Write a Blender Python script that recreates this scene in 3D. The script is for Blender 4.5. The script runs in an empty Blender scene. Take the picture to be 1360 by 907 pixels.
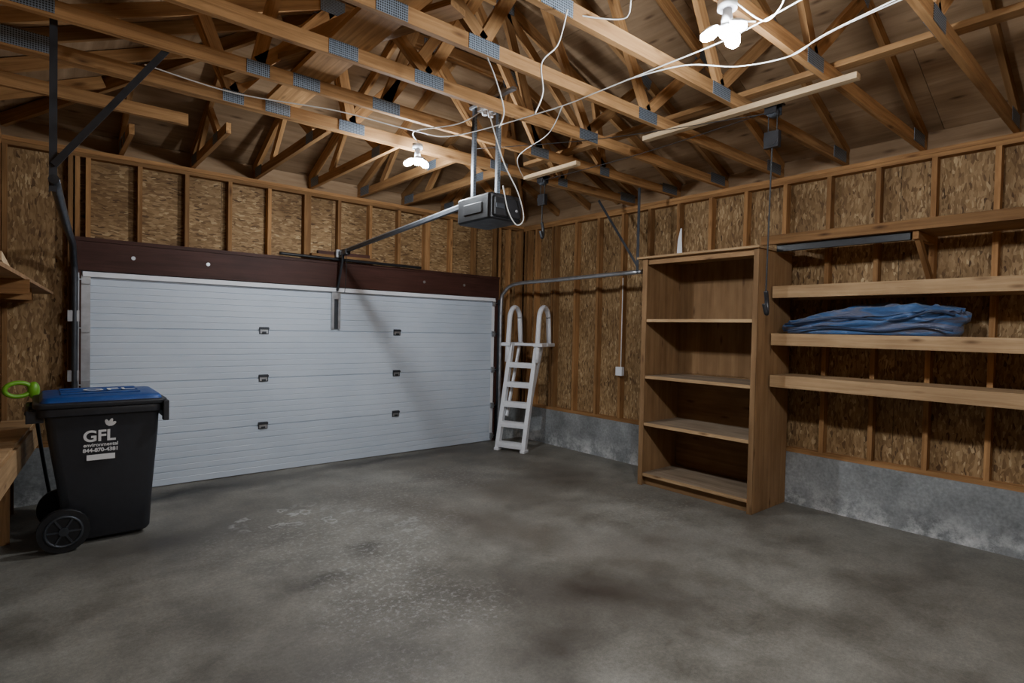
import bpy, bmesh, math, random
from mathutils import Matrix, Vector, noise as mnoise
random.seed(7)
V=Vector
# ------------------------------------------------------------------ helpers
def newmat(name):
    m=bpy.data.materials.new(name); m.use_nodes=True
    nt=m.node_tree; b=nt.nodes['Principled BSDF']
    return m,nt,b
def N(nt,t,**k):
    n=nt.nodes.new(t)
    for a,v in k.items():
        if a=='ins':
            for i,x in v.items(): n.inputs[i].default_value=x
        else: setattr(n,a,v)
    return n
def ramp(nt,stops,src):
    r=nt.nodes.new('ShaderNodeValToRGB'); e=r.color_ramp.elements
    while len(e)>1: e.remove(e[-1])
    e[0].position=stops[0][0]; e[0].color=(*stops[0][1],1)
    for p,c in stops[1:]:
        x=e.new(p); x.color=(*c,1)
    nt.links.new(src,r.inputs[0]); return r.outputs[0]
def mix(nt,a,b,f,mode='MIX'):
    m=nt.nodes.new('ShaderNodeMix'); m.data_type='RGBA'; m.blend_type=mode; m.clamp_factor=True
    for s,x in ((0,f),(6,a),(7,b)):
        if hasattr(x,'is_linked') : nt.links.new(x,m.inputs[s])
        elif isinstance(x,(int,float)): m.inputs[s].default_value=x if s==0 else (x,x,x,1)
        else: m.inputs[s].default_value=(*x,1)
    return m.outputs[2]
def math_(nt,op,a,b=0.0,c=None,clamp=False):
    m=nt.nodes.new('ShaderNodeMath'); m.operation=op; m.use_clamp=clamp
    for i,x in enumerate((a,b,c)):
        if x is None: continue
        if hasattr(x,'is_linked'): nt.links.new(x,m.inputs[i])
        else: m.inputs[i].default_value=x
    return m.outputs[0]
def mapping(nt,src,scale=(1,1,1),rot=(0,0,0),loc=(0,0,0)):
    m=nt.nodes.new('ShaderNodeMapping'); m.inputs['Scale'].default_value=scale; m.inputs['Rotation'].default_value=rot; m.inputs['Location'].default_value=loc
    nt.links.new(src,m.inputs[0]); return m.outputs[0]
def noise(nt,src,scale,detail=4,rough=.55,dist=0):
    n=N(nt,'ShaderNodeTexNoise',ins={'Scale':scale,'Detail':detail,'Roughness':rough,'Distortion':dist}); nt.links.new(src,n.inputs['Vector']); return n.outputs[0]
def bump(nt,b,h,s,d=.01):
    n=N(nt,'ShaderNodeBump',ins={'Strength':s,'Distance':d}); nt.links.new(h,n.inputs['Height']); nt.links.new(n.outputs[0],b.inputs['Normal'])
def gc(nt): return N(nt,'ShaderNodeAttribute',attribute_name='gc').outputs['Vector']
def rn(nt): return N(nt,'ShaderNodeAttribute',attribute_name='rnd').outputs['Fac']

def wood(name,dark,light,rough=.75,var=.35,knots=True,grain=1.0):
    m,nt,b=newmat(name); g=gc(nt)
    n1=noise(nt,mapping(nt,g,(1.3*grain,30*grain,30*grain)),1.0,7,.65,.6)
    n2=noise(nt,mapping(nt,g,(2,5,5)),1.0,4)
    c=ramp(nt,[(.28,dark),(.5,tuple((x+y)/2 for x,y in zip(dark,light))),(.72,light)],n1)
    c=mix(nt,c,ramp(nt,[(.35,(.62,.58,.55)),(.65,(1.1,1.1,1.1))],n2),.55,'MULTIPLY')
    if knots:
        v=N(nt,'ShaderNodeTexVoronoi',ins={'Scale':1.0}); nt.links.new(mapping(nt,g,(2.6,9,9)),v.inputs['Vector'])
        k=math_(nt,'SUBTRACT',1.0,math_(nt,'MULTIPLY',v.outputs['Distance'],5.5),clamp=True)
        c=mix(nt,c,(dark[0]*.35,dark[1]*.3,dark[2]*.3),k)
    br=math_(nt,'MULTIPLY_ADD',rn(nt),var*2,1-var)
    bc=N(nt,'ShaderNodeCombineXYZ')
    for i in range(3): nt.links.new(br,bc.inputs[i])
    c=mix(nt,c,bc.outputs[0],1.0,'MULTIPLY')
    nt.links.new(c,b.inputs['Base Color']); b.inputs['Roughness'].default_value=rough
    b.inputs['Specular IOR Level'].default_value=.2
    bump(nt,b,n1,.25,.004)
    return m
def osb(name,k=1.0):
    m,nt,b=newmat(name); g=gc(nt)
    nz=N(nt,'ShaderNodeTexNoise',ins={'Scale':7,'Detail':2}); nt.links.new(g,nz.inputs['Vector'])
    off=N(nt,'ShaderNodeVectorMath',operation='MULTIPLY_ADD'); nt.links.new(nz.outputs['Color'],off.inputs[0]); off.inputs[1].default_value=(.05,.05,0); nt.links.new(g,off.inputs[2])
    src=off.outputs[0]
    outs=[]
    for rot,sc in ((.5,(18,70,1)),(-.7,(22,66,1)),(1.5,(16,60,1)),(2.3,(22,76,1))):
        v=N(nt,'ShaderNodeTexVoronoi',ins={'Scale':1.0}); v.voronoi_dimensions='2D'
        nt.links.new(mapping(nt,src,sc,(0,0,rot),(rot*7,rot*3,0)),v.inputs['Vector'])
        s=N(nt,'ShaderNodeSeparateColor'); nt.links.new(v.outputs['Color'],s.inputs[0])
        outs.append(s.outputs)
    def sel(a,b_,f): return mix(nt,a,b_,math_(nt,'GREATER_THAN',f,.5))
    c=sel(outs[0][0],outs[1][0],outs[1][1]); c=sel(c,outs[2][0],outs[2][1]); c=sel(c,outs[3][0],math_(nt,'SUBTRACT',outs[3][1],.15))
    col=ramp(nt,[(0,(.10*k,.055*k,.025*k)),(.06,(.20*k,.118*k,.053*k)),(.5,(.31*k,.192*k,.088*k)),(.88,(.39*k,.255*k,.125*k)),(1,(.54*k,.39*k,.21*k))],c)
    big=noise(nt,g,1.7,4); col=mix(nt,col,ramp(nt,[(.35,(.62,.57,.52)),(.65,(1.08,1.08,1.08))],big),.9,'MULTIPLY')
    nt.links.new(col,b.inputs['Base Color']); b.inputs['Roughness'].default_value=.7; b.inputs['Specular IOR Level'].default_value=.25
    bump(nt,b,c,.2,.003)
    return m
def plain(name,col,rough=.5,metal=0,spec=.5,nscale=12,namt=.15):
    m,nt,b=newmat(name)
    tc=N(nt,'ShaderNodeTexCoord'); n=noise(nt,tc.outputs['Object'],nscale,4)
    lo=tuple(x*(1-namt) for x in col); hi=tuple(min(1,x*(1+namt)) for x in col)
    nt.links.new(ramp(nt,[(.3,lo),(.7,hi)],n),b.inputs['Base Color'])
    nt.links.new(ramp(nt,[(.3,(rough*.85,)*3),(.7,(min(1,rough*1.15),)*3)],n),b.inputs['Roughness'])
    b.inputs['Metallic'].default_value=metal; b.inputs['Specular IOR Level'].default_value=spec
    return m
def emis(name,col,s):
    m,nt,b=newmat(name); b.inputs['Base Color'].default_value=(*col,1); b.inputs['Emission Color'].default_value=(*col,1); b.inputs['Emission Strength'].default_value=s; return m

class MB:
    def __init__(s): s.v=[];s.f=[];s.m=[];s.g=[];s.r=[];s.mats=[];s.sm=[]
    def mi(s,mat):
        if mat not in s.mats: s.mats.append(mat)
        return s.mats.index(mat)
    def obox(s,c,ax,size,mat):
        c=V(c); o=len(s.v); off=V((random.uniform(0,40),random.uniform(0,40),random.uniform(0,40))); r=random.random()
        order=sorted(range(3),key=lambda i:-size[i]); mi=s.mi(mat)
        for i in (-1,1):
            for j in (-1,1):
                for k in (-1,1):
                    q=(i*size[0]/2,j*size[1]/2,k*size[2]/2)
                    s.v.append(c+ax[0]*q[0]+ax[1]*q[1]+ax[2]*q[2])
                    s.g.append(V((q[order[0]],q[order[1]],q[order[2]]))+off); s.r.append(r)
        F=[(0,1,3,2),(4,6,7,5),(0,4,5,1),(2,3,7,6),(0,2,6,4),(1,5,7,3)]
        if ax[0].cross(ax[1]).dot(ax[2])<0: F=[tuple(reversed(q)) for q in F]
        for q in F: s.f.append(tuple(o+a for a in q)); s.m.append(mi); s.sm.append(False)
    def box(s,lo,hi,mat):
        lo=V(lo);hi=V(hi); s.obox((lo+hi)/2,(V((1,0,0)),V((0,1,0)),V((0,0,1))),[abs(a) for a in (hi-lo)],mat)
    def beam(s,p0,p1,w,h,mat,up=(0,0,1)):
        p0=V(p0);p1=V(p1);x=(p1-p0);L=x.length;x.normalize();up=V(up)
        y=up.cross(x); y.normalize(); z=x.cross(y)
        s.obox((p0+p1)/2,(x,y,z),(L,w,h),mat)
    def rings(s,rings,mat,cap=True,closed=False,smooth=True):
        o=len(s.v); n=len(rings[0]); mi=s.mi(mat); off=V((random.uniform(0,40),random.uniform(0,40),0)); r=random.random()
        for k,R in enumerate(rings):
            for p in R: s.v.append(V(p)); s.g.append(V(p)+off); s.r.append(r)
        K=len(rings)
        for k in range(K if closed else K-1):
            a=o+k*n; b=o+((k+1)%K)*n
            for i in range(n):
                j=(i+1)%n; s.f.append((a+i,a+j,b+j,b+i)); s.m.append(mi); s.sm.append(smooth)
        if cap and not closed:
            s.f.append(tuple(reversed(range(o,o+n)))); s.m.append(mi); s.sm.append(False)
            s.f.append(tuple(range(o+(K-1)*n,o+K*n))); s.m.append(mi); s.sm.append(False)
    def tube(s,pts,r,mat,n=10,closed=False,rx=None):
        pts=[V(p) for p in pts]; R=[]
        K=len(pts); prev=None
        for k,p in enumerate(pts):
            if closed: t=pts[(k+1)%K]-pts[k-1]
            else: t=pts[min(k+1,K-1)]-pts[max(k-1,0)]
            t.normalize()
            if prev is None:
                a=V((0,0,1)) if abs(t.z)<.9 else V((1,0,0)); u=a.cross(t).normalized()
            else: u=(prev-t*prev.dot(t)).normalized()
            prev=u; w=t.cross(u); rr=r[k] if isinstance(r,(list,tuple)) else r
            R.append([p+(u*math.cos(2*math.pi*i/n)+w*math.sin(2*math.pi*i/n))*rr for i in range(n)])
        s.rings(R,mat,closed=closed)
    def cyl(s,p0,p1,r,mat,n=20,r1=None): 
        s.tube([p0,p1],[r,r if r1 is None else r1],mat,n)
    def ell(s,c,rad,mat,rot=None,n=20,m=12):
        c=V(c);R=[]
        for k in range(1,m):
            th=math.pi*k/m; ring=[]
            for i in range(n):
                ph=2*math.pi*i/n; q=V((math.sin(th)*math.cos(ph)*rad[0],math.sin(th)*math.sin(ph)*rad[1],-math.cos(th)*rad[2]))
                ring.append(c+(rot@q if rot else q))
            R.append(ring)
        s.rings(R,mat)
    def done(s,name,parent=None,bevel=0,fix=False):
        me=bpy.data.meshes.new(name); me.from_pydata([tuple(v) for v in s.v],[],s.f)
        for m in s.mats: me.materials.append(m)
        for i,p in enumerate(me.polygons): p.material_index=s.m[i]; p.use_smooth=s.sm[i]
        a=me.attributes.new('gc','FLOAT_VECTOR','POINT'); a.data.foreach_set('vector',[c for g in s.g for c in g])
        a=me.attributes.new('rnd','FLOAT','POINT'); a.data.foreach_set('value',s.r)
        if fix:
            bm=bmesh.new(); bm.from_mesh(me); bmesh.ops.recalc_face_normals(bm,faces=bm.faces); bm.to_mesh(me); bm.free()
        ob=bpy.data.objects.new(name,me); bpy.context.collection.objects.link(ob)
        if parent: ob.parent=parent
        if bevel:
            b=ob.modifiers.new('b','BEVEL'); b.width=bevel; b.segments=2; b.limit_method='ANGLE'
        return ob
def empty(name,loc=(0,0,0)):
    e=bpy.data.objects.new(name,None); bpy.context.collection.objects.link(e); e.empty_display_size=.1; return e
def rrect(x0,x1,y0,y1,r,z,n=5):
    P=[]
    for cx,cy,a0 in ((x1-r,y1-r,0),(x0+r,y1-r,90),(x0+r,y0+r,180),(x1-r,y0+r,270)):
        for i in range(n+1):
            a=math.radians(a0+90*i/n); P.append((cx+r*math.cos(a),cy+r*math.sin(a),z))
    return P
def smooth_path(pts,n=8):
    P=[V(p) for p in pts]; out=[]
    for i in range(len(P)-1):
        p0=P[max(i-1,0)];p1=P[i];p2=P[i+1];p3=P[min(i+2,len(P)-1)]
        for k in range(n):
            t=k/n; out.append(.5*((2*p1)+(p2-p0)*t+(2*p0-5*p1+4*p2-p3)*t*t+(3*p1-p0-3*p2+p3)*t**3))
    out.append(P[-1]); return out

# ------------------------------------------------------------------ materials
M_stud=wood('stud_lumber',(.20,.095,.036),(.45,.245,.10))
M_truss=wood('truss_lumber',(.24,.12,.045),(.54,.305,.13),var=.3)
M_ply=wood('sheathing_plywood',(.25,.155,.08),(.44,.30,.18),var=.15,grain=.35)
M_pine=wood('pale_pine',(.42,.29,.16),(.66,.49,.30),var=.15)
M_shelf=wood('shelf_lumber',(.34,.205,.10),(.58,.39,.21),var=.12)
M_book=wood('bookcase_plywood',(.22,.122,.055),(.36,.215,.105),var=.18,grain=.5)
M_dusty=wood('dusty_shelf_plywood',(.18,.125,.08),(.36,.275,.19),var=.15,grain=.5,knots=False)
M_osb=osb('osb_board')
M_red=wood('header_paint_maroon',(.045,.018,.013),(.085,.034,.025),rough=.55,var=.1,knots=False)
M_steel=plain('galvanised_steel',(.45,.46,.48),.42,.85)
M_dark=plain('dark_steel',(.06,.065,.075),.45,.6)
M_black=plain('black_plastic',(.012,.012,.014),.42)
M_white=plain('white_plastic',(.80,.81,.84),.4,namt=.04)
M_cable=plain('white_cable',(.75,.74,.7),.5,namt=.05)
M_rope=plain('black_rope',(.015,.015,.015),.8)
M_bin=plain('bin_charcoal_plastic',(.020,.021,.026),.5,nscale=30)
M_blue=plain('bin_lid_blue',(.012,.06,.24),.45)
M_green=plain('lime_plastic',(.17,.42,.03),.4)
def plate_mat():
    m,nt,b=newmat('truss_plate'); g=gc(nt)
    v=N(nt,'ShaderNodeTexVoronoi',ins={'Scale':80.0,'Randomness':0.0}); nt.links.new(mapping(nt,g,(1,1,0)),v.inputs['Vector'])
    c=ramp(nt,[(.28,(.03,.035,.04)),(.42,(.26,.31,.37))],v.outputs['Distance'])
    nt.links.new(c,b.inputs['Base Color']); b.inputs['Metallic'].default_value=.5; b.inputs['Roughness'].default_value=.5; return m
M_plate=plate_mat()
def door_mat():
    m,nt,b=newmat('door_white_paint'); tc=N(nt,'ShaderNodeTexCoord')
    n=noise(nt,mapping(nt,tc.outputs['Object'],(1,1,1)),1.3,5)
    c=ramp(nt,[(.3,(.54,.605,.69)),(.7,(.64,.70,.78))],n)
    n2=noise(nt,tc.outputs['Object'],180,2)
    nt.links.new(c,b.inputs['Base Color']); b.inputs['Roughness'].default_value=.42; bump(nt,b,n2,.12,.002); return m
M_door=door_mat()
def concrete_wall():
    m,nt,b=newmat('stem_wall_concrete'); P=N(nt,'ShaderNodeNewGeometry').outputs['Position']
    n=noise(nt,P,2.5,9,.68); n2=noise(nt,P,40,3)
    c=ramp(nt,[(.3,(.15,.155,.155)),(.55,(.27,.28,.28)),(.75,(.39,.40,.40))],n)
    c=mix(nt,c,ramp(nt,[(.3,(.75,.75,.75)),(.7,(1.1,1.1,1.1))],n2),.7,'MULTIPLY')
    s=N(nt,'ShaderNodeSeparateXYZ'); nt.links.new(P,s.inputs[0])
    ef=math_(nt,'MULTIPLY',math_(nt,'SUBTRACT',1.0,math_(nt,'MULTIPLY',s.outputs[2],3.8),clamp=True),math_(nt,'MULTIPLY',math_(nt,'SUBTRACT',noise(nt,P,4,9,.75),.46),6.0,clamp=True),clamp=True)
    c=mix(nt,c,(.75,.75,.74),ef)
    nt.links.new(c,b.inputs['Base Color']); b.inputs['Roughness'].default_value=.9; bump(nt,b,n2,.3,.004); return m
M_conc=concrete_wall()
def floor_mat():
    m,nt,b=newmat('garage_floor_concrete'); P=N(nt,'ShaderNodeNewGeometry').outputs['Position']
    nA=noise(nt,P,.55,6,.6); nB=noise(nt,P,2.2,10,.7); nC=noise(nt,P,45,5,.75); nD=noise(nt,P,200,2)
    c=ramp(nt,[(.3,(.135,.122,.10)),(.5,(.195,.183,.155)),(.7,(.25,.238,.208))],nA)
    c=mix(nt,c,ramp(nt,[(.28,(.5,.48,.45)),(.5,(1,1,1)),(.72,(1.35,1.35,1.35))],nB),.85,'MULTIPLY')
    c=mix(nt,c,ramp(nt,[(.3,(.6,.6,.6)),(.7,(1.3,1.3,1.3))],nC),.6,'MULTIPLY')
    c=mix(nt,c,ramp(nt,[(.3,(.7,.7,.7)),(.7,(1.25,1.25,1.25))],nD),.5,'MULTIPLY')
    nz=N(nt,'ShaderNodeTexNoise',ins={'Scale':2.6,'Detail':7,'Roughness':.7}); nt.links.new(P,nz.inputs['Vector'])
    w=N(nt,'ShaderNodeVectorMath',operation='MULTIPLY_ADD'); nt.links.new(nz.outputs['Color'],w.inputs[0]); w.inputs[1].default_value=(.5,.5,0); nt.links.new(P,w.inputs[2])
    def blob(cx,cy,rx,ry,rot=0,soft=1.0):
        mp=N(nt,'ShaderNodeMapping'); mp.vector_type='TEXTURE'; mp.inputs['Location'].default_value=(cx+.25,cy+.25,0); mp.inputs['Rotation'].default_value=(0,0,rot); mp.inputs['Scale'].default_value=(rx,ry,1000)
        nt.links.new(w.outputs[0],mp.inputs[0])
        l=N(nt,'ShaderNodeVectorMath',operation='LENGTH'); nt.links.new(mp.outputs[0],l.inputs[0])
        return math_(nt,'MULTIPLY',math_(nt,'SUBTRACT',1.0,l.outputs['Value']),1.0/soft,clamp=True)
    for cx,cy,rx,ry,ro,st,col in [
        (2.72,2.35,1.15,.6,-.7,.66,(.038,.027,.019)),(2.1,2.05,.4,.28,0,.55,(.04,.03,.022)),(2.9,3.9,2.3,.48,1.9,.5,(.08,.062,.046)),
        (3.6,4.8,1.9,.5,1.7,.45,(.08,.062,.046)),(1.42,3.55,.36,.16,0,.6,(.05,.043,.036)),(1.0,6.25,1.4,.28,0,.75,(.04,.037,.033)),(3.3,6.35,1.7,.2,0,.6,(.045,.04,.036)),
        (1.75,1.75,.34,.2,.3,.6,(.04,.032,.026)),(3.9,2.6,.8,.4,-.6,.35,(.07,.055,.042)),(1.9,3.9,.22,.12,.4,.5,(.055,.048,.04)),(2.6,3.05,.35,.18,.8,.4,(.06,.05,.04)),(.7,4.9,1.0,.6,0,.6,(.05,.044,.038)),(1.0,2.6,1.0,.6,.3,.35,(.06,.052,.044)),(4.6,4.6,.9,.5,.5,.3,(.08,.066,.052))]:
        c=mix(nt,c,col,math_(nt,'MULTIPLY',blob(cx,cy,rx,ry,ro),st*1.5,clamp=True))
    vv=N(nt,'ShaderNodeTexVoronoi',ins={'Scale':5.5}); nt.links.new(w.outputs[0],vv.inputs['Vector'])
    ringy=math_(nt,'SUBTRACT',1.0,math_(nt,'MULTIPLY',math_(nt,'ABSOLUTE',math_(nt,'SUBTRACT',vv.outputs['Distance'],.28)),11),clamp=True)
    speck=math_(nt,'MULTIPLY',math_(nt,'SUBTRACT',noise(nt,P,26,7,.8),.51),7.0,clamp=True)
    for cx,cy,rx,ry,ro,st,k in [(1.6,4.95,.5,.35,0,.9,0),(2.05,4.6,.45,.3,0,.8,0),(1.75,3.35,.9,.5,.8,.8,1),(1.9,2.75,.5,.4,0,.6,1),(1.9,4.3,1.3,1.0,0,.55,1),(3.2,5.2,1.7,.7,0,.4,1),(4.4,3.2,1.0,.6,0,.35,1),(1.2,2.3,.7,.5,0,.3,1),(2.3,4.1,.8,.25,1.2,.4,0)]:
        f=math_(nt,'MULTIPLY',blob(cx,cy,rx,ry,ro,.6),st)
        c=mix(nt,c,(.44,.435,.41),math_(nt,'MULTIPLY',f,speck if k else ringy))
    nt.links.new(c,b.inputs['Base Color'])
    nt.links.new(ramp(nt,[(.3,(.45,)*3),(.7,(.7,)*3)],nB),b.inputs['Roughness']); b.inputs['Specular IOR Level'].default_value=.35
    bump(nt,b,nC,.25,.003); return m
M_floor=floor_mat()

# ------------------------------------------------------------------ dimensions
XL,XR,YF,YB=-.25,5.724,6.586,-.7
ZC,ZP,ZT=.5045,3.169,3.245
DX0,DX1,DH=.30,5.18,2.119
b=MB(); b.box((-.6,-1,-.12),(6.1,7.2,0),M_floor); b.done('floor')
# ---- walls
def wall_right():
    b=MB(); b.box((XR-.02,YB-.1,0),(XR+.18,YF+.2,ZC),M_conc)
    y=YB-.1
    while y<YF+.1:
        b.box((XR+.089,y,ZC),(XR+.101,min(y+1.216,YF+.2),ZT+.0),M_osb); y+=1.22
    b.box((XR,YB,ZC),(XR+.089,YF,ZC+.04),M_stud)
    b.box((XR,YB,ZP),(XR+.089,YF,ZP+.037),M_stud); b.box((XR,YB,ZP+.039),(XR+.089,YF,ZT),M_stud)
    ys=[.97+.41*k for k in range(-4,14)]
    for y in ys: b.box((XR,y-.019,ZC+.04),(XR+.088,y+.019,ZP),M_stud)
    for y in (6.47,6.54): b.box((XR,y-.018,ZC+.04),(XR+.088,y+.018,ZP),M_stud)
    b.box((XR,5.93,ZC+.04),(XR+.087,5.965,ZP),M_stud)
    b.box((XR+.102,YB-.1,0),(XR+.12,YF+.25,ZT),M_dark)
    b.done('wall_right')
wall_right()
def wall_left():
    b=MB(); b.box((XL-.18,YB-.1,0),(XL+.02,YF+.2,ZC),M_conc)
    y=YB-.1
    while y<YF+.1:
        b.box((XL-.101,y,ZC),(XL-.089,min(y+1.216,YF+.2),ZT),M_osb); y+=1.22
    b.box((XL-.089,YB,ZC),(XL,YF,ZC+.04),M_stud); b.box((XL-.089,YB,ZP),(XL,YF,ZT),M_stud)
    for k in range(-4,14):
        y=1.1+.41*k; b.box((XL-.088,y-.019,ZC+.04),(XL,y+.019,ZP),M_stud)
    b.box((XL-.12,YB-.1,0),(XL-.102,YF+.25,ZT),M_dark)
    b.done('wall_left')
wall_left()
def wall_front():
    b=MB()
    b.box((XL-.18,YF-.02,0),(DX0-.02,YF+.18,ZC),M_conc); b.box((DX1+.02,YF-.02,0),(XR+.18,YF+.18,ZC),M_conc)
    for x0,x1 in ((XL-.1,DX0-.02),(DX1+.02,XR+.1)):
        b.box((x0,YF+.089,ZC),(x1,YF+.101,ZT),M_osb); b.box((x0,YF,ZC),(x1,YF+.089,ZC+.04),M_stud)
    x=DX0-.02
    while x<DX1: b.box((x,YF+.089,DH+.01),(min(x+1.216,DX1+.02),YF+.101,ZT),M_osb); x+=1.22
    b.box((DX0-.06,YF+.02,DH+.01),(DX1+.06,YF+.088,2.40),M_stud)
    b.box((XL,YF,ZP),(XR,YF+.089,ZP+.037),M_stud); b.box((XL,YF,ZP+.039),(XR,YF+.089,ZT),M_stud)
    for k in range(0,13):
        x=.35+.4045*k; b.box((x-.019,YF,2.42),(x+.019,YF+.088,ZP),M_stud)
        if k in (5,9): b.box((x+.02,YF,2.42),(x+.058,YF+.088,ZP),M_stud)
    for x in (-.23,.22,.27,5.22,5.26,5.45,5.66,5.70): b.box((x-.018,YF,ZC+.04),(x+.018,YF+.088,ZP if x>5.3 or x<.2 else 3.168),M_stud)
    b.box((XL-.1,YF+.102,ZC),(DX0-.02,YF+.12,ZT),M_dark); b.box((DX1+.02,YF+.102,ZC),(XR+.1,YF+.12,ZT),M_dark); b.box((DX0-.02,YF+.102,DH+.01),(DX1+.02,YF+.12,ZT),M_dark)
    b.done('wall_front')
wall_front()
b=MB(); b.box((XL-.18,YB-.12,0),(XR+.18,YB,ZT),M_osb)
for k in range(15): b.box((XL+.41*k,YB,0.04),(XL+.41*k+.038,YB+.085,ZT),M_stud)
b.done('wall_back')
b=MB(); b.box((.235,YF-.028,DH+.005),(5.235,YF-.001,2.414),M_red); b.box((.235,YF-.04,2.395),(5.235,YF-.001,2.43),M_red)
for x in (1.35,3.95,.7,4.6): 
    b.cyl((x,YF-.028,2.27),(x,YF-.036,2.27),.018,M_steel,14)
b.done('trim_header')
b=MB(); b.box((DX1+.0,YF-.02,0.0),(DX1+.05,YF+.08,DH+.004),M_red); b.box((DX0-.05,YF-.02,0),(DX0,YF+.08,DH+.004),M_red); b.done('trim_jambs')

# ---- roof
S=.417; ZE=3.435; XC=(XL+XR)/2; YH=YF-(XR-XC)
ZR=ZE+S*(XR-XC); OV=.35
def quad(bm,pts,th=.012):
    p=[V(q) for q in pts]; n=(p[1]-p[0]).cross(p[2]-p[0]).normalized()
    if n.z<0: n=-n
    o=len(bm.v); k=len(p); off=V((random.uniform(0,9),random.uniform(0,9),0)); u=(p[1]-p[0]).normalized(); w=n.cross(u)
    r=random.random()
    for t in (0,th):
        for q in p: bm.v.append(q+n*t); bm.g.append(V(((q-p[0]).dot(u),(q-p[0]).dot(w),t))+off); bm.r.append(r)
    mi=bm.mi(M_ply)
    F=[tuple(range(o,o+k)),tuple(reversed(range(o+k,o+2*k)))]+[(o+i,o+k+i,o+k+(i+1)%k,o+(i+1)%k) for i in range(k)]
    for f in F: bm.f.append(f); bm.m.append(mi); bm.sm.append(False)
b=MB()
def strips(side):
    xe=XR+OV if side>0 else XL-OV
    W=abs(xe-XC)
    for i in range(3):
        a0=i*1.22; a1=min((i+1)*1.22-.004,W)
        if a0>=W: break
        x0=xe-side*a0; x1=xe-side*a1; z0=ZE-S*OV+S*a0; z1=ZE-S*OV+S*a1
        ys=[YB-.4]; y=YB-.4+ (1.22 if i%2 else 0)
        while True:
            y+=2.44
            yl0=YF+OV-a0; yl1=YF+OV-a1
            if y<yl1-.1: ys.append(y)
            else: break
        for k in range(len(ys)):
            if k<len(ys)-1: quad(b,[(x0,ys[k],z0),(x0,ys[k+1]-.004,z0),(x1,ys[k+1]-.004,z1),(x1,ys[k],z1)])
            else: quad(b,[(x0,ys[k],z0),(x0,yl0,z0),(x1,yl1,z1),(x1,ys[k],z1)])
strips(1); strips(-1)
for i in range(3):
    W=XR+OV-XC
    a0=i*1.22; a1=min((i+1)*1.22-.004,W)
    xs=[XL-OV+a0]; 
    x=XL-OV+(1.6 if i%2 else .6)
    while x<XR+OV-a1-.2:
        if x>XL-OV+a1+.1: xs.append(x)
        x+=2.44
    z0=ZE-S*OV+S*a0; z1=ZE-S*OV+S*a1; y0=YF+OV-a0; y1=YF+OV-a1
    for k in range(len(xs)):
        l0=xs[k] if k else XL-OV+a0; l1=xs[k] if k else XL-OV+a1
        r0=xs[k+1]-.004 if k<len(xs)-1 else XR+OV-a0; r1=xs[k+1]-.004 if k<len(xs)-1 else XR+OV-a1
        quad(b,[(l0,y0,z0),(r0,y0,z0),(r1,y1,z1),(l1,y1,z1)])
b.box((XR+.06,YB,ZT),(XR+.08,YF+.06,ZE-.03),M_ply); b.box((XL-.08,YB,ZT),(XL-.06,YF+.06,ZE-.03),M_ply); b.box((XL-.06,YF+.06,ZT),(XR+.06,YF+.08,ZE-.03),M_ply)
b.box((XL-.2,YB-.1,ZT),(XR+.2,YB-.06,ZR),M_ply)
b.done('ceiling',fix=True)
# ---- trusses
T=.038;D=.089
def plate(b,x,y,z,w=.2,h=.09,side=-1,rot=0):
    c,s=math.cos(rot),math.sin(rot)
    for sd in (-1,1):
        b.obox((x,y+sd*(T/2+.002),z),(V((c,0,s)),V((-s,0,c)),V((0,-1,0))),(w,h,.003),M_plate)
def zt(x): return ZE+S*min(x-XL,XR-x)-.05
def truss(y,ztop=None):
    b=MB(); zb=ZT+D/2+.002
    b.box((XL-.05,y-T/2,ZT+.002),(XR+.05,y+T/2,ZT+D),M_truss)
    half=XR-XC
    if ztop is None: xp=half
    else: xp=min(half,(ztop-(ZE-.05))/S)
    zpk=ZE-.05+S*xp
    b.beam((XL-.05,y,zt(XL)-.02),(XL+xp,y,zpk),T,D,M_truss); b.beam((XR+.05,y,zt(XR)-.02),(XR-xp,y,zpk),T,D,M_truss)
    if xp<half-.01: b.beam((XL+xp-.02,y,zpk-.01),(XR-xp+.02,y,zpk-.01),T,D,M_truss)
    j1,j2=1.97,3.52; zc=zb+D/2
    q1,q2=XL+1.45,XR-1.45
    W=T*.98
    if ztop is None:
        webs=[(XC-.03,zpk-.05,j1),(XC+.03,zpk-.05,j2),(q1,zt(q1)-.04,j1),(q2,zt(q2)-.04,j2)]
    else:
        webs=[(XL+xp,zpk-.05,j1),(XR-xp,zpk-.05,j2),(XC,zpk-.06,j1),(XC,zpk-.06,j2),(XL+xp*.55,zt(XL+xp*.55)-.04,j1-.9),(XR-xp*.55,zt(XR-xp*.55)-.04,j2+.9),(XL+xp,zpk-.05,j1-.9),(XR-xp,zpk-.05,j2+.9)]
    for xt,z,xb in webs: b.beam((xb,y,zc-.01),(xt,y,z),W,D*.9,M_truss)
    plate(b,j1,y,zb+.0,.22,.085); plate(b,j2,y,zb,.22,.085); plate(b,1.38,y,zb,.18,.085)
    for x in (XL+.17,XR-.17): plate(b,x,y,zb+.02,.28,.10)
    if ztop is None: plate(b,XC,y,zpk-.06,.2,.16); plate(b,q1,y,zt(q1)-.02,.14,.1,rot=.39); plate(b,q2,y,zt(q2)-.02,.14,.1,rot=-.39)
    else:
        plate(b,XL+xp,y,zpk-.03,.2,.12); plate(b,XR-xp,y,zpk-.03,.2,.12); plate(b,XC,y,zpk-.03,.2,.1); plate(b,j1-.9,y,zb,.14,.085); plate(b,j2+.9,y,zb,.14,.085)
    return b.done('roof_truss')
for k in range(-2,5): truss(.87+.6*k)
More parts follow.
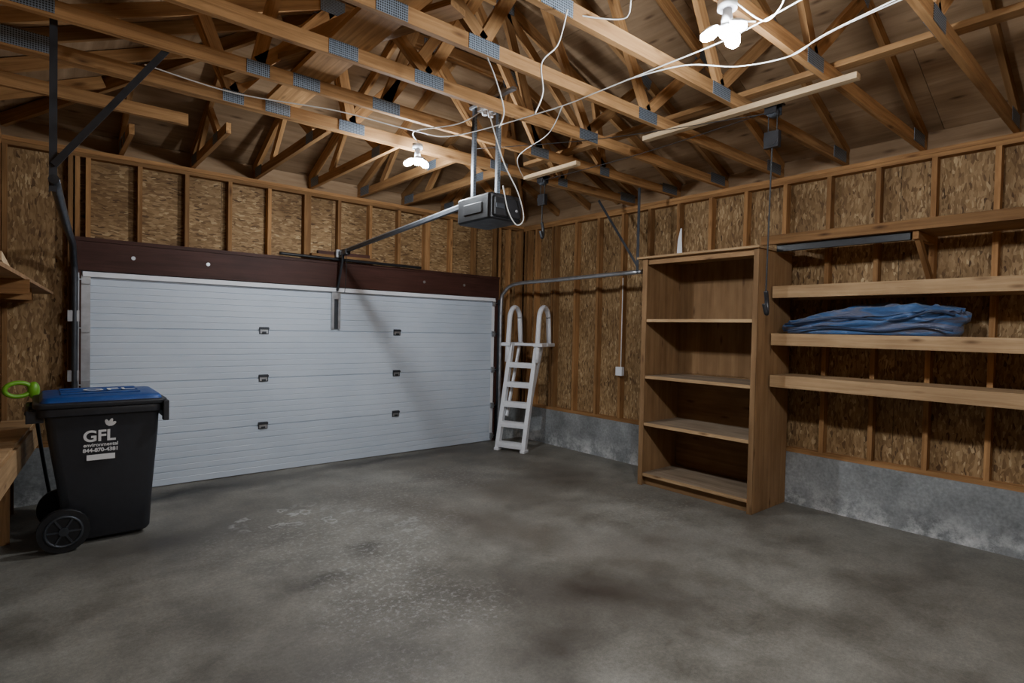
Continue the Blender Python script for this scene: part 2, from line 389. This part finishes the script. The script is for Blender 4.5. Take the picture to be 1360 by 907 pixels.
truss(3.87,ZE-.05+S*(YF-3.87)-.03); truss(4.47,ZE-.05+S*(YF-4.47)-.03); truss(4.51,ZE-.05+S*(YF-4.51)-.03)
# boards laid across the bottom chords
b=MB(); b.box((1.30,2.0,ZT+D+.001),(1.54,4.46,ZT+D+.036),M_truss); b.box((3.80,-.4,ZT+D+.001),(3.89,4.4,ZT+D+.037),M_truss); b.done('truss_lateral_brace')
b=MB(); b.beam((1.75,2.6,ZT+D+.075),(1.05,4.4,ZT+D+.075),.14,.036,M_truss); b.done('loose_plank')
def jack(x,y0=4.53):
    b=MB(); b.box((x-T/2,y0,ZT+.002),(x+T/2,YF+.05,ZT+D),M_truss)
    zz=lambda y: ZE-.055+S*(YF-y)
    b.beam((x,YF+.05,zz(YF+.05)),(x,y0,zz(y0)),T,D,M_truss)
    ym=(y0+YF)/2
    if YF-y0>1:
        b.beam((x,y0+.35,ZT+.08),(x,ym,zz(ym)-.03),T*.98,D*.9,M_truss); b.beam((x,ym+.45,ZT+.08),(x,ym,zz(ym)-.03),T*.98,D*.9,M_truss)
    for sd in (-1,1): 
        b.obox((x+sd*(T/2+.002),YF-.15,ZT+.06),(V((0,1,0)),V((0,0,1)),V((1,0,0))),(.22,.1,.003),M_plate)
        b.obox((x+sd*(T/2+.002),y0+.38,ZT+.05),(V((0,1,0)),V((0,0,1)),V((1,0,0))),(.16,.085,.003),M_plate)
    b.done('jack_truss')
for k in range(7): 
    x=XL+.85+.61*k
    jack(x,max(4.53,YF-min(x-XL,XR-x)+.05))
for sx,x0 in ((1,XL),(-1,XR)):
    b=MB(); b.beam((x0,YF,ZE-.07),(x0+sx*(YF-4.55),4.55,ZE-.07+S*(YF-4.55)),T,D*1.2,M_truss); b.done('hip_rafter')
    for t in (.7,1.3,1.8):
        b=MB(); xe=x0+sx*(t-.04); b.beam((x0-sx*.05,YF-t,ZE-.08),(xe,YF-t,ZE-.07+S*t),T,D,M_truss); b.done('jack_rafter')
b=MB(); b.box((XL,5.10,ZT-.03),(.90,5.14,ZT+.06),M_truss); b.done('ceiling_joist_stub')

# ------------------------------------------------------------------ garage door
door=empty('door_1')
b=MB(); prof=[]; SH=DH/4
for s_ in range(4):
    z0=s_*SH
    prof+=[(z0+.002,.014),(z0+.008,.0)]
    nr=4; st=(SH-.016)/nr
    for i in range(nr):
        a=z0+.008+i*st
        if i: prof+=[(a-.007,0),(a-.003,.008),(a+.003,.008),(a+.007,0)]
        prof+=[(a+st*.5-.005,0),(a+st*.5,.004),(a+st*.5+.005,0)]
    prof+=[(z0+SH-.008,0),(z0+SH-.002,.014)]
yd=YF+.005
R0=[(DX0+.002,yd+d,z) for z,d in prof]+[(DX0+.002,yd+.045,DH-.002),(DX0+.002,yd+.045,.002)]
R1=[(DX1-.002,y,z) for _,y,z in R0]
b.rings([R0,R1],M_door,smooth=False); b.done('panels',door,fix=True)
b=MB()
b.box((DX0+.01,yd-.035,DH-.045),(DX1-.01,yd+.0,DH-.005),M_white)
b.box((DX0+.01,yd-.045,DH-.052),(DX1-.01,yd-.035,DH-.035),M_white)
b.done('top_strut',door)
b=MB()
for z in (SH,2*SH,3*SH):
    for x in (1.922,3.573):
        b.box((x-.05,yd-.006,z-.04),(x+.05,yd-.001,z+.04),M_dark); b.box((x-.04,yd-.012,z-.03),(x+.04,yd-.006,z+.028),M_steel); b.box((x-.052,yd-.022,z+.012),(x+.052,yd-.004,z+.034),M_dark); b.box((x-.02,yd-.024,z-.03),(x+.02,yd-.005,z-.01),M_dark)
for x0,x1 in ((DX0,DX0+.07),(DX1-.05,DX1)):
    for s_ in range(4): b.box((x0,yd-.004,s_*SH+.02),(x1,yd+.002,(s_+1)*SH-.02),M_steel if x0<1 else M_white)
    for z in (.08,SH,2*SH,3*SH,DH-.08):
        b.box((x0,yd-.03,z-.04),(x1,yd-.004,z+.04),M_steel); xx=DX0-.03 if x0<1 else DX1+.03
        b.cyl((x0,yd-.03,z),(xx,yd-.03,z),.006,M_steel,8); b.cyl((xx-.008,yd-.03,z),(xx+.008,yd-.03,z),.022,M_black,14)
b.done('hinges',door)
b=MB(); xc=2.74
for dx in (-.04,.04): b.box((xc+dx-.015,yd-.03,1.62),(xc+dx+.015,yd-.004,2.06),M_steel)
b.box((xc-.05,yd-.034,1.98),(xc+.05,yd-.03,2.06),M_steel)
b.box((xc-.025,yd-.012,1.62),(xc+.025,yd-.004,2.06),M_dark)
b.done('operator_bracket',door)
# tracks
def garage_track(pts,mat,extra):
    b=MB(); b.tube(smooth_path(pts,6),.026,mat,8); extra(b); b.done('garage_door_track')
def exl(b):
    b.box((.225,YF-.03,.02),(.285,YF-.025,2.1),M_steel); 
    for z in (.5,1.1,1.65): b.box((.2,YF-.07,z),(.285,YF-.024,z+.1),M_steel)
    b.box((.04,3.99,2.36),(.075,3.995,3.52),M_dark); b.box((.04,3.995,2.36),(.045,4.03,3.52),M_dark)
    b.beam((.06,3.97,2.50),(.60,3.90,3.30),.005,.035,M_dark)
garage_track([(.25,YF-.055,.02),(.25,YF-.055,1.0),(.25,YF-.055,2.0),(.24,YF-.12,2.2),(.22,YF-.38,2.33),(.16,5.4,2.36),(.06,3.95,2.42)],M_dark,exl)
def exr(b):
    b.box((5.22,YF-.03,.02),(5.30,YF-.025,2.1),M_dark)
    b.box((5.235,4.02,2.33),(5.24,4.055,3.30),M_dark); b.beam((5.24,4.03,2.40),(5.24,4.65,3.26),.004,.03,M_dark)
    b.beam((5.25,4.05,2.36),(XR-.001,4.05,2.36),.03,.004,M_dark)
garage_track([(5.26,YF-.055,.02),(5.26,YF-.055,1.0),(5.26,YF-.055,2.0),(5.26,YF-.12,2.2),(5.26,YF-.38,2.315),(5.26,5.4,2.33),(5.26,3.98,2.35)],M_steel,exr)
b=MB(); b.tube(smooth_path([(2.05,6.50,2.455),(2.6,6.50,2.45),(3.2,6.50,2.448),(3.86,6.50,2.447)]),.018,M_black,8); b.done('rubber_weatherstrip')
b=MB(); b.box((2.42,6.52,2.47),(3.22,6.583,2.50),M_stud); b.box((2.5,6.53,2.50),(3.15,6.583,2.54),M_red); b.done('scrap_board')

# ------------------------------------------------------------------ opener
op=empty('garage_door_opener')
b=MB()
def ry(x0,x1,y0,y1,z0,z1,r,m): 
    b.rings([rrect(x0+.01,x1-.01,y0+.01,y1-.01,r,z0),rrect(x0,x1,y0,y1,r,z0+.012),rrect(x0,x1,y0,y1,r,z1-.012),rrect(x0+.01,x1-.01,y0+.01,y1-.01,r,z1)],m,smooth=False)
ry(2.58,2.90,3.36,3.80,2.49,2.69,.03,M_black); ry(2.60,2.88,3.34,3.44,2.51,2.665,.02,M_black)
b.box((2.62,3.335,2.57),(2.70,3.345,2.61),M_dark); b.cyl((2.82,3.333,2.57),(2.82,3.35,2.57),.012,M_steel,12)
b.box((2.577,3.47,2.55),(2.582,3.70,2.63),M_black)
b.done('motor_housing',op,bevel=.004,fix=True)
b=MB(); b.beam((2.74,3.72,2.70),(2.74,6.50,2.52),.035,.03,M_dark); b.beam((2.74,3.75,2.724),(2.74,6.48,2.547),.012,.01,M_steel)
b.box((2.69,6.46,2.47),(2.79,6.49,2.56),M_steel)
b.beam((2.74,6.38,2.50),(2.74,6.54,2.08),.02,.03,M_dark); b.box((2.71,6.25,2.49),(2.77,6.42,2.55),M_black)
b.tube(smooth_path([(2.74,6.3,2.49),(2.745,6.3,2.3),(2.73,6.3,2.05)]),.004,M_rope,6)
b.done('rail',op)
b=MB()
for y in (3.80,3.48):
    b.box((2.735,y-.002,2.68),(2.765,y+.002,3.50),M_plate); b.box((2.735,y,2.68),(2.739,y+.028,3.50),M_dark)
b.box((2.725,3.30,3.47),(2.765,3.86,3.49),M_steel)
b.done('hanger_straps',op)
b=MB(); b.tube(smooth_path([(2.70,3.60,3.42),(2.62,3.45,3.30),(2.66,3.40,3.1),(2.72,3.36,2.9),(2.80,3.30,2.7),(2.86,3.30,2.52),(2.80,3.31,2.46),(2.72,3.32,2.56),(2.70,3.36,2.75)]),.005,M_cable,6); b.done('power_cord',op)
b=MB(); b.box((2.66,3.56,3.38),(2.80,3.66,3.44),M_white); b.box((2.70,3.58,3.44),(2.76,3.64,3.47),M_steel)
for dx in (-.03,.03): b.cyl((2.73+dx,3.61,3.385),(2.73+dx,3.61,3.35),.022,M_white,12)
b.done('ceiling_receptacle')

# ------------------------------------------------------------------ led lamps, plus one added fill lamp
M_led=emis('led_glow',(.88,.94,1.0),500)
def lamp(x,y,z,power,a0=30):
    e=empty('led_garage_or_fill_light')
    b=MB(); b.cyl((x,y,z+.12),(x,y,z+.08),.045,M_white,20); b.cyl((x,y,z+.08),(x,y,z),.02,M_white,16,r1=.03); b.cyl((x,y,z),(x,y,z-.02),.035,M_white,16); b.done('base',e)
    b=MB(); c=MB()
    for k in range(3):
        a=math.radians(a0+120*k); d=V((math.cos(a),math.sin(a),0))
        rot=(Matrix.Rotation(a,3,'Z')@Matrix.Rotation(math.radians(22),3,'Y'))
        cc=V((x,y,z-.01))+d*.078+V((0,0,-.025))
        b.ell(cc,(.045,.036,.024),M_led,rot); c.ell(cc+V((0,0,.018)),(.047,.038,.014),M_white,rot)
    b.ell((x,y,z-.03),(.035,.035,.03),M_led)
    b.done('led_lobes',e); c.done('lobe_backs',e)
    L=bpy.data.lights.new('bulb_or_fill_light','POINT'); L.energy=power; L.color=(.88,.94,1.0); L.shadow_soft_size=.05
    o=bpy.data.objects.new('bulb_or_fill_light',L); bpy.context.collection.objects.link(o); o.location=(x,y,z-.13); o.parent=e
lamp(2.50,4.30,3.12,62,10); lamp(2.50,1.44,3.12,66,10); lamp(2.50,-.3,3.12,14)  # last one is an unseen fill lamp, added behind the camera

# ------------------------------------------------------------------ cables
def cable(pts,name='ceiling_cable',r=.004,m=None):
    b=MB(); b.tube(smooth_path(pts,8),r,m or M_cable,6); b.done(name)
cable([(3.01,.83,3.22),(3.07,1.22,3.2),(3.11,1.41,3.17),(3.0,1.65,3.16),(2.84,1.9,3.2),(2.80,2.3,3.23)])
cable([(2.72,1.10,3.24),(2.73,1.54,3.19),(2.79,2.06,3.22),(2.77,2.53,3.21),(2.80,2.84,3.23),(2.7,3.4,3.22)])
cable([(2.52,1.42,3.24),(2.66,1.33,3.16),(2.56,1.20,3.20),(2.45,1.35,3.26),(2.60,1.50,3.22),(2.7,1.4,3.2)])
cable([(.49,4.13,3.23),(1.0,4.1,3.19),(1.63,3.98,3.21),(2.2,3.9,3.19),(2.58,3.84,3.22),(2.8,2.9,3.23)])
cable([(1.99,2.0,3.24),(1.97,2.04,3.08),(1.90,2.08,2.98),(1.93,2.1,2.85),(1.88,2.1,2.73)])
cable([(2.0,2.66,3.24),(2.02,2.6,3.1),(2.10,2.62,2.95),(2.08,2.64,2.85)])
cable([(2.1,2.1,3.3),(2.3,1.9,3.27),(2.2,1.75,3.3),(2.35,1.6,3.28)])
cable([(2.5,4.3,3.26),(2.3,4.0,3.23),(2.45,3.6,3.22),(2.7,3.62,3.4)])
cable([(2.8,2.84,3.23),(3.1,3.3,3.22),(3.3,3.9,3.21),(3.9,4.5,3.24)])
cable([(3.11,1.41,3.17),(3.16,1.2,3.25),(3.2,.9,3.3)])

# ------------------------------------------------------------------ hoist boards and pulleys
b=MB(); b.box((3.73,1.30,3.205),(3.79,2.86,3.243),M_pine); b.done('hoist_board',bevel=.002)
b=MB(); b.box((3.82,3.68,3.205),(3.88,4.42,3.243),M_pine); b.done('hoist_board',bevel=.002)
def hoist(x,y,z,zend,dx,dy):
    b=MB()
    b.box((x-.05,y-.06,z-.015),(x+.05,y+.06,z-.002),M_black)
    b.box((x-.045,y-.04,z-.075),(x-.035,y+.04,z-.015),M_black); b.box((x+.035,y-.04,z-.075),(x+.045,y+.04,z-.015),M_black)
    b.cyl((x-.034,y,z-.06),(x+.034,y,z-.06),.035,M_dark,18)
    b.tube([(x,y+.03,z-.06),(x,y+.03,z-.2)],.004,M_rope,6); b.tube([(x,y-.03,z-.06),(x,y-.03,z-.2)],.004,M_rope,6)
    b.box((x-.02,y-.05,z-.30),(x+.02,y+.05,z-.19),M_black); b.cyl((x-.028,y,z-.24),(x+.028,y,z-.24),.05,M_black,18)
    P=smooth_path([(x,y,z-.28),(x+dx*.5,y+dy*.5,(z-.28+zend)/2+.01),(x+dx,y+dy,zend)]); b.tube(P,.006,M_rope,6)
    b.tube(smooth_path([(x+dx,y+dy,zend+.02),(x+dx+.02,y+dy,zend-.06),(x+dx,y+dy-.01,zend-.14),(x+dx-.02,y+dy,zend-.07)]),.016,M_black,8)
    b.done('bike_hoist_pulley',fix=True)
hoist(3.86,1.86,3.245,1.95,.10,.06); hoist(3.97,4.29,3.245,2.75,.0,.0)
cable([(3.86,1.9,3.2),(3.9,3.0,3.17),(3.97,4.25,3.2)],'hoist_rope',.003,M_rope)
cable([(3.86,1.9,3.19),(3.4,3.0,3.18),(2.9,4.0,3.22)],'hoist_rope',.003,M_rope)

# ------------------------------------------------------------------ bookcase
bc=MB(); X0,X1,Y0,Y1,ZB=5.03,XR-.025,2.51,3.79,2.45
bc.box((X0,Y0,0),(X1,Y0+.03,ZB),M_book); bc.box((X0,Y1-.03,0),(X1,Y1,ZB),M_book)
bc.box((X0-.012,Y0-.004,0),(X0,Y0+.045,ZB),M_book); bc.box((X0-.012,Y1-.055,0),(X0,Y1+.004,ZB),M_book)
for i,(za,zb_) in enumerate(((.1,1.2),(1.203,ZB))): bc.box((X1-.012,Y0+.03,za),(X1-.002,Y1-.03,zb_),M_book)
for z in (.13,.68,1.19,1.80):
    bc.box((X0+.012,Y0+.03,z-.02),(X1-.012,Y1-.03,z),M_dusty); bc.box((X0-.004,Y0+.03,z-.03),(X0+.012,Y1-.03,z+.002),M_shelf)
bc.box((X0+.05,Y0+.03,.0),(X0+.07,Y1-.03,.11),M_book)
bc.box((X0-.05,Y0-.02,ZB),(X1+.02,Y1+.06,ZB+.022),M_shelf)
bc.box((X0+.01,Y0+.03,ZB-.06),(X0+.03,Y1-.03,ZB),M_book)
bc.done('bookcase',bevel=.002)
b=MB(); z0=ZB+.023
b.rings([[(5.35,3.60,z0),(5.36,3.60,z0),(5.36,3.53,z0),(5.35,3.53,z0)],[(5.36,3.595,z0+.2),(5.37,3.595,z0+.2),(5.37,3.55,z0+.2),(5.36,3.55,z0+.2)],[(5.375,3.575,z0+.33),(5.38,3.575,z0+.33),(5.38,3.56,z0+.33),(5.375,3.56,z0+.33)]],M_white,smooth=False); b.done('plastic_wedge',fix=True)

# ------------------------------------------------------------------ wall shelving
sh=empty('wall_shelving'); XS=5.25; SY0,SY1=-.45,2.485
def shelf(name,zt_,fh,depthx=XS,boards=2):
    b=MB(); b.box((depthx,SY0,zt_-fh),(depthx+.038,SY1,zt_),M_shelf)
    w=(XR-.002-(depthx+.04))/boards
    for i in range(boards): b.box((depthx+.04+i*w,SY0,zt_-.022),(depthx+.04+(i+1)*w-.004,SY1,zt_-.002),M_shelf)
    b.box((XR-.042,SY0,zt_-.11),(XR-.004,SY1,zt_-.023),M_shelf)
    for y in (2.45,1.38,.56,-.2): b.box((depthx+.039,y-.019,zt_-.10),(XR-.043,y+.019,zt_-.023),M_stud)
    b.done(name,sh,bevel=.002)
shelf('shelf_board_2',2.115,.11); shelf('shelf_board_3',1.675,.11); shelf('shelf_board_4',1.285,.11)
b=MB(); b.box((5.24,SY0,2.505),(5.278,SY1+.12,2.59),M_stud); b.box((5.28,SY0,2.505),(XR-.003,SY1,2.52),M_book)
b.beam((5.30,1.38,2.49),(XR-.01,1.38,2.15),.035,.06,M_stud); b.box((5.28,1.36,2.44),(XR-.003,1.4,2.504),M_stud)
b.box((5.30,1.42,2.44),(5.34,2.48,2.504),M_black)
b.done('shelf_board_1',sh,bevel=.002)

# ------------------------------------------------------------------ folded blue tent bag
def fabric(name):
    m,nt,b=newmat(name); tc=N(nt,'ShaderNodeTexCoord').outputs['Object']
    n=noise(nt,mapping(nt,tc,(3,1.0,9)),1.5,3,.5,1.2); c=ramp(nt,[(.36,(.03,.085,.22)),(.46,(.05,.135,.32)),(.52,(.10,.12,.20)),(.62,(.13,.14,.21)),(.7,(.04,.11,.27))],n)
    nt.links.new(c,b.inputs['Base Color']); b.inputs['Roughness'].default_value=.27; b.inputs['Sheen Weight'].default_value=.2
    bump(nt,b,noise(nt,mapping(nt,tc,(10,4,18)),1.0,5,.6,1.8),.7,.025); return m
M_f1=fabric('blue_nylon'); M_f2=plain('dark_blue_piping',(.02,.035,.08),.4)
b=MB(); R=[]; n=180; zb=1.677
def Hh(y):
    t=(2.46-y)/1.39
    return .12+.20*min(1,max(0,t))**.7
cx,cy=5.485,1.765
K=40
for k in range(K):
    t=k/(K-1)
    hb=.66*math.sin(.9*math.pi/2)
    if t<.4: rr=.93+.07*math.sin(math.pi*t/.4); hh=.66*math.sin(t/.4*.9*math.pi/2)
    else: q=(t-.4)/.6; rr=.93*(1-q*.985); hh=hb+(1-hb)*math.sin(q*math.pi/2)
    ring=[]
    for i in range(n):
        an=2*math.pi*i/n; ca,sa=math.cos(an),math.sin(an)
        sx=math.copysign(abs(ca)**.75,ca); sy=math.copysign(abs(sa)**.7,sa)
        x=cx+sx*.215*rr; y=cy+sy*.69*rr
        if sy>0: x=cx+sx*.215*rr*(1-.25*max(0,sy)**3)
        w=mnoise.noise(V((x*9,y*2.6,t*2)))
        fold=1-abs(math.sin(13*(x-cx)+2.6*(y-cy)+3.5*w+t*8))
        z=zb+Hh(y)*hh+ (fold-.4)*.040*min(1,hh*2)+ .035*mnoise.noise(V((x*12,y*5,3)))*min(1,hh*2)
        push=.022*math.sin(t*38+3*mnoise.noise(V((y*3,t*3,0))))*(1 if t<.4 else 0)*min(1,t*8)
        ring.append((x+sx*push,y+sy*push,max(zb,z)))
    R.append(ring)
b.rings(R,M_f1)
b.tube(smooth_path([(5.275,2.38,1.70),(5.258,2.0,1.735),(5.262,1.6,1.71),(5.265,1.3,1.75),(5.28,1.12,1.72)]),.009,M_f2,8)
b.tube(smooth_path([(5.30,2.38,1.76),(5.262,1.9,1.82),(5.262,1.5,1.80),(5.268,1.25,1.87),(5.32,1.12,1.84)]),.010,M_f2,8)
b.done('folded_tent_bag',fix=True)

# ------------------------------------------------------------------ pool ladder
ld=empty('pool_ladder')
Bc=V((4.93,5.85,0)); Wd=V((.38,-.92,0)).normalized(); Dd=V((.92,.38,0)).normalized()
TZ=1.45; LEAN=.36
def LP(w,z,d): return Bc+Wd*w+Dd*(LEAN*z/TZ+d)+V((0,0,z))
b=MB()
Uv=(Dd*LEAN+V((0,0,TZ))).normalized(); Nv=Wd.cross(Uv)
for w in (-.20,.20):
    b.obox(LP(w,.73,0),(Uv,Wd,Nv),(1.48,.035,.10),M_white)
    b.obox(LP(w*1.0,.73,-.045),(Uv,Wd,Nv),(1.48,.06,.018),M_white)
    b.obox(LP(w,.02,0),(V((0,0,1)),Wd,Dd),(.04,.07,.13),M_white)
b.done('side_rails',ld,bevel=.008)
b=MB()
for z in (.10,.37,.64,.91,1.18):
    b.obox(LP(0,z,0),(Wd,Dd,V((0,0,1))),(.38,.12,.035),M_white); b.obox(LP(0,z-.03,-.05),(Wd,Dd,V((0,0,1))),(.38,.015,.05),M_white)
b.done('steps',ld,bevel=.006)
b=MB(); b.obox(LP(0,TZ,.10),(Wd,Dd,V((0,0,1))),(.66,.10,.04),M_white)
for w in (-.25,.25): b.obox(LP(w,TZ,.11),(Wd,Dd,V((0,0,1))),(.14,.46,.05),M_white)
b.done('deck_flange',ld,bevel=.01)
b=MB()
for w in (-.23,.23):
    c=V(LP(w,1.45,.13)); arc=[]
    for i in range(15):
        a=math.pi*i/14; arc.append(V((c.x,c.y,1.80))+Dd*(-math.cos(a)*.16)+V((0,0,math.sin(a)*.18)))
    P2=[LP(w,1.20,-.02),V((c.x,c.y,1.5))-Dd*.19]+arc+[V((c.x,c.y,1.46))+Dd*.20]
    b.tube(smooth_path(P2,2),.035,M_white,12)
b.done('handrail_hoops',ld)
b=MB()
for w in (-.18,.18): b.beam(LP(w,TZ-.03,.20),LP(w*.9,.45,.06),.03,.05,M_white)
b.done('rear_struts',ld,bevel=.005)

# ------------------------------------------------------------------ wheeled bin
bn=empty('wheeled_garbage_bin')
b=MB()
R=[rrect(.17,.66,5.20,5.66,.05,.035),rrect(.15,.68,5.19,5.67,.06,.06),rrect(.12,.69,5.165,5.69,.06,.32),rrect(.05,.72,5.12,5.73,.06,.80),rrect(.03,.725,5.105,5.745,.06,.97),
   rrect(-.01,.75,5.075,5.775,.07,.975),rrect(-.01,.75,5.075,5.775,.07,1.03),rrect(.04,.72,5.11,5.74,.06,1.03)]
b.rings(R,M_bin); 
b.done('body',bn,bevel=.004)
b=MB()
b.rings([rrect(-.03,.765,5.06,5.79,.07,1.032),rrect(-.035,.775,5.055,5.795,.07,1.065),rrect(-.02,.755,5.07,5.78,.07,1.072)],M_bin)
b.rings([rrect(-.0,.745,5.085,5.765,.06,1.07),rrect(.02,.725,5.11,5.74,.06,1.105),rrect(.10,.63,5.20,5.65,.06,1.115)],M_blue)
for y in (5.25,5.42,5.59): b.box((.12,y-.03,1.112),(.61,y+.03,1.125),M_blue)
b.box((.765,5.12,.90),(.78,5.74,1.05),M_bin); b.box((.74,5.055,.90),(.78,5.12,1.055),M_bin)
b.done('lid',bn,bevel=.006)
b=MB()
b.tube([(-.06,5.16,1.0),(-.06,5.70,1.0)],.018,M_bin,12)
for y in (5.16,5.43,5.70): b.box((-.07,y-.02,.93),(.03,y+.02,1.02),M_bin)
b.done('handle',bn,bevel=.004)
b=MB()
for y0,y1 in ((5.075,5.135),(5.72,5.78)):
    b.cyl((.14,y0,.155),(.14,y1,.155),.152,M_black,40); ys=y0-.004 if y0<5.4 else y1+.004
    ring=[(.14+.105*math.cos(2*math.pi*i/32),ys,.155+.105*math.sin(2*math.pi*i/32)) for i in range(32)]
    b.tube(ring,.010,M_dark,8,closed=True)
    for k in range(6):
        a=math.pi*k/3; b.beam((.14+.03*math.cos(a),ys,.155+.03*math.sin(a)),(.14+.10*math.cos(a),ys,.155+.10*math.sin(a)),.012,.016,M_dark,up=(0,1,0))
    b.cyl((.14,min(ys,y0),.155),(.14,ys+.001 if y0>5.4 else ys-.012,.155),.03,M_dark,18)
b.cyl((.14,5.10,.155),(.14,5.75,.155),.012,M_steel,10)
b.done('wheels',bn)
M_txt=plain('white_print',(.75,.75,.75),.6,namt=.02)
def text(s,x,z,size,bold=0):
    cu=bpy.data.curves.new('print','FONT'); cu.body=s; cu.size=size; cu.align_x='CENTER'; cu.extrude=.0008; cu.offset=bold; cu.materials.append(M_txt)
    o=bpy.data.objects.new('printed_label',cu); bpy.context.collection.objects.link(o)
    y=5.165-(z-.32)*(.045/.48)-.004
    o.location=(x,y,z); o.rotation_euler=(math.radians(95.3),0,0); o.parent=bn
text('GFL',.345,.775,.115,.003); text('environmental',.355,.735,.036,.0008); text('844-870-4381',.355,.695,.038,.0015)
b=MB(); b.box((.27,5.118,.635),(.44,5.122,.675),M_txt)
for a,sz in ((1.2,.05),(1.9,.04),(.6,.04)):
    c=V((.40,5.108,.88)); b.ell(c+V((math.cos(a)*.03,0,math.sin(a)*.03)),(sz*.6,.001,.012),M_txt,Matrix.Rotation(-a,3,'Y'))
b.done('label_marks',bn)
cu=bpy.data.curves.new('print','FONT'); cu.body='GFL'; cu.size=.2; cu.align_x='CENTER'; cu.extrude=.0008; cu.materials.append(M_txt)
o=bpy.data.objects.new('lid_print',cu); bpy.context.collection.objects.link(o); o.location=(.42,5.35,1.1262); o.parent=bn

# string trimmer behind bin
b=MB()
loop=[V((-.125,5.92,1.10))+V((math.cos(a)*.08,.02*math.cos(a),math.sin(a)*.055)) for a in [2*math.pi*i/20 for i in range(20)]]
b.tube(loop,.018,M_green,10,closed=True); b.ell((-.03,5.94,1.09),(.04,.035,.07),M_green)
b.tube(smooth_path([(-.03,5.94,1.07),(.0,6.0,.75),(.05,6.12,.35),(.09,6.2,.08)]),.014,M_black,10)
b.ell((.09,6.2,.058),(.07,.07,.055),M_black)
b.done('string_trimmer')

# ------------------------------------------------------------------ left shelf and bench
b=MB(); 
o=[( -.249,2.6),(-.17,2.6),(.10,6.50),(-.249,6.50)]
b.rings([[(x,y,1.885) for x,y in o],[(x,y,1.905) for x,y in o]],M_book,smooth=False)
for y in (4.2,5.4,6.4): b.box((XL+.001,y,1.80),(-.04,y+.035,1.884),M_stud)
b.done('ply_shelf',fix=True)
b=MB()
for k,(y,l) in enumerate(((3.3,1.3),(3.5,1.0),(3.2,1.2))): b.box((-.23+.04*k,y,1.906+.042*(k%2)),(-.2+.04*k,y+l,1.944+.042*(k%2)),M_pine)
b.done('lumber_offcuts')
b=MB(); b.beam((-.225,4.2,.66),(-.02,6.42,.66),.038,.19,M_shelf)
o=[(-.249,4.2),(-.225,4.2),(-.02,6.42),(-.02,6.55),(-.249,6.55)]
b.rings([[(x,y,.757) for x,y in o],[(x,y,.775) for x,y in o]],M_shelf,smooth=False)
for y in (5.5,6.35): b.box((XL+.025,y,.0),(XL+.09,y+.06,.755),M_stud)
b.done('workbench',fix=True)

# ------------------------------------------------------------------ outlet on right wall
b=MB(); b.tube([(XR-.006,4.63,1.20),(XR-.006,4.63,2.35)],.006,M_cable,6); b.box((XR-.05,4.58,1.10),(XR-.001,4.68,1.21),M_white); b.box((XR-.054,4.60,1.12),(XR-.05,4.66,1.19),M_white)
b.done('wall_outlet',bevel=.003)

# ------------------------------------------------------------------ world & camera
w=bpy.data.worlds.new('world'); bpy.context.scene.world=w; w.use_nodes=True; w.node_tree.nodes['Background'].inputs[0].default_value=(.3,.35,.45,1); w.node_tree.nodes['Background'].inputs[1].default_value=.05
cam=bpy.data.objects.new('camera',bpy.data.cameras.new('camera')); bpy.context.collection.objects.link(cam)
cam.data.sensor_width=36; cam.data.lens=748.87/1360*36; cam.data.clip_start=.02
Rc=Matrix.Rotation(-.6985,4,'Z')@Matrix.Rotation(math.pi/2-.0212,4,'X')@Matrix.Rotation(.0212,4,'Z')
cam.matrix_world=Matrix.Translation((0,0,1.6591))@Rc
bpy.context.scene.camera=cam
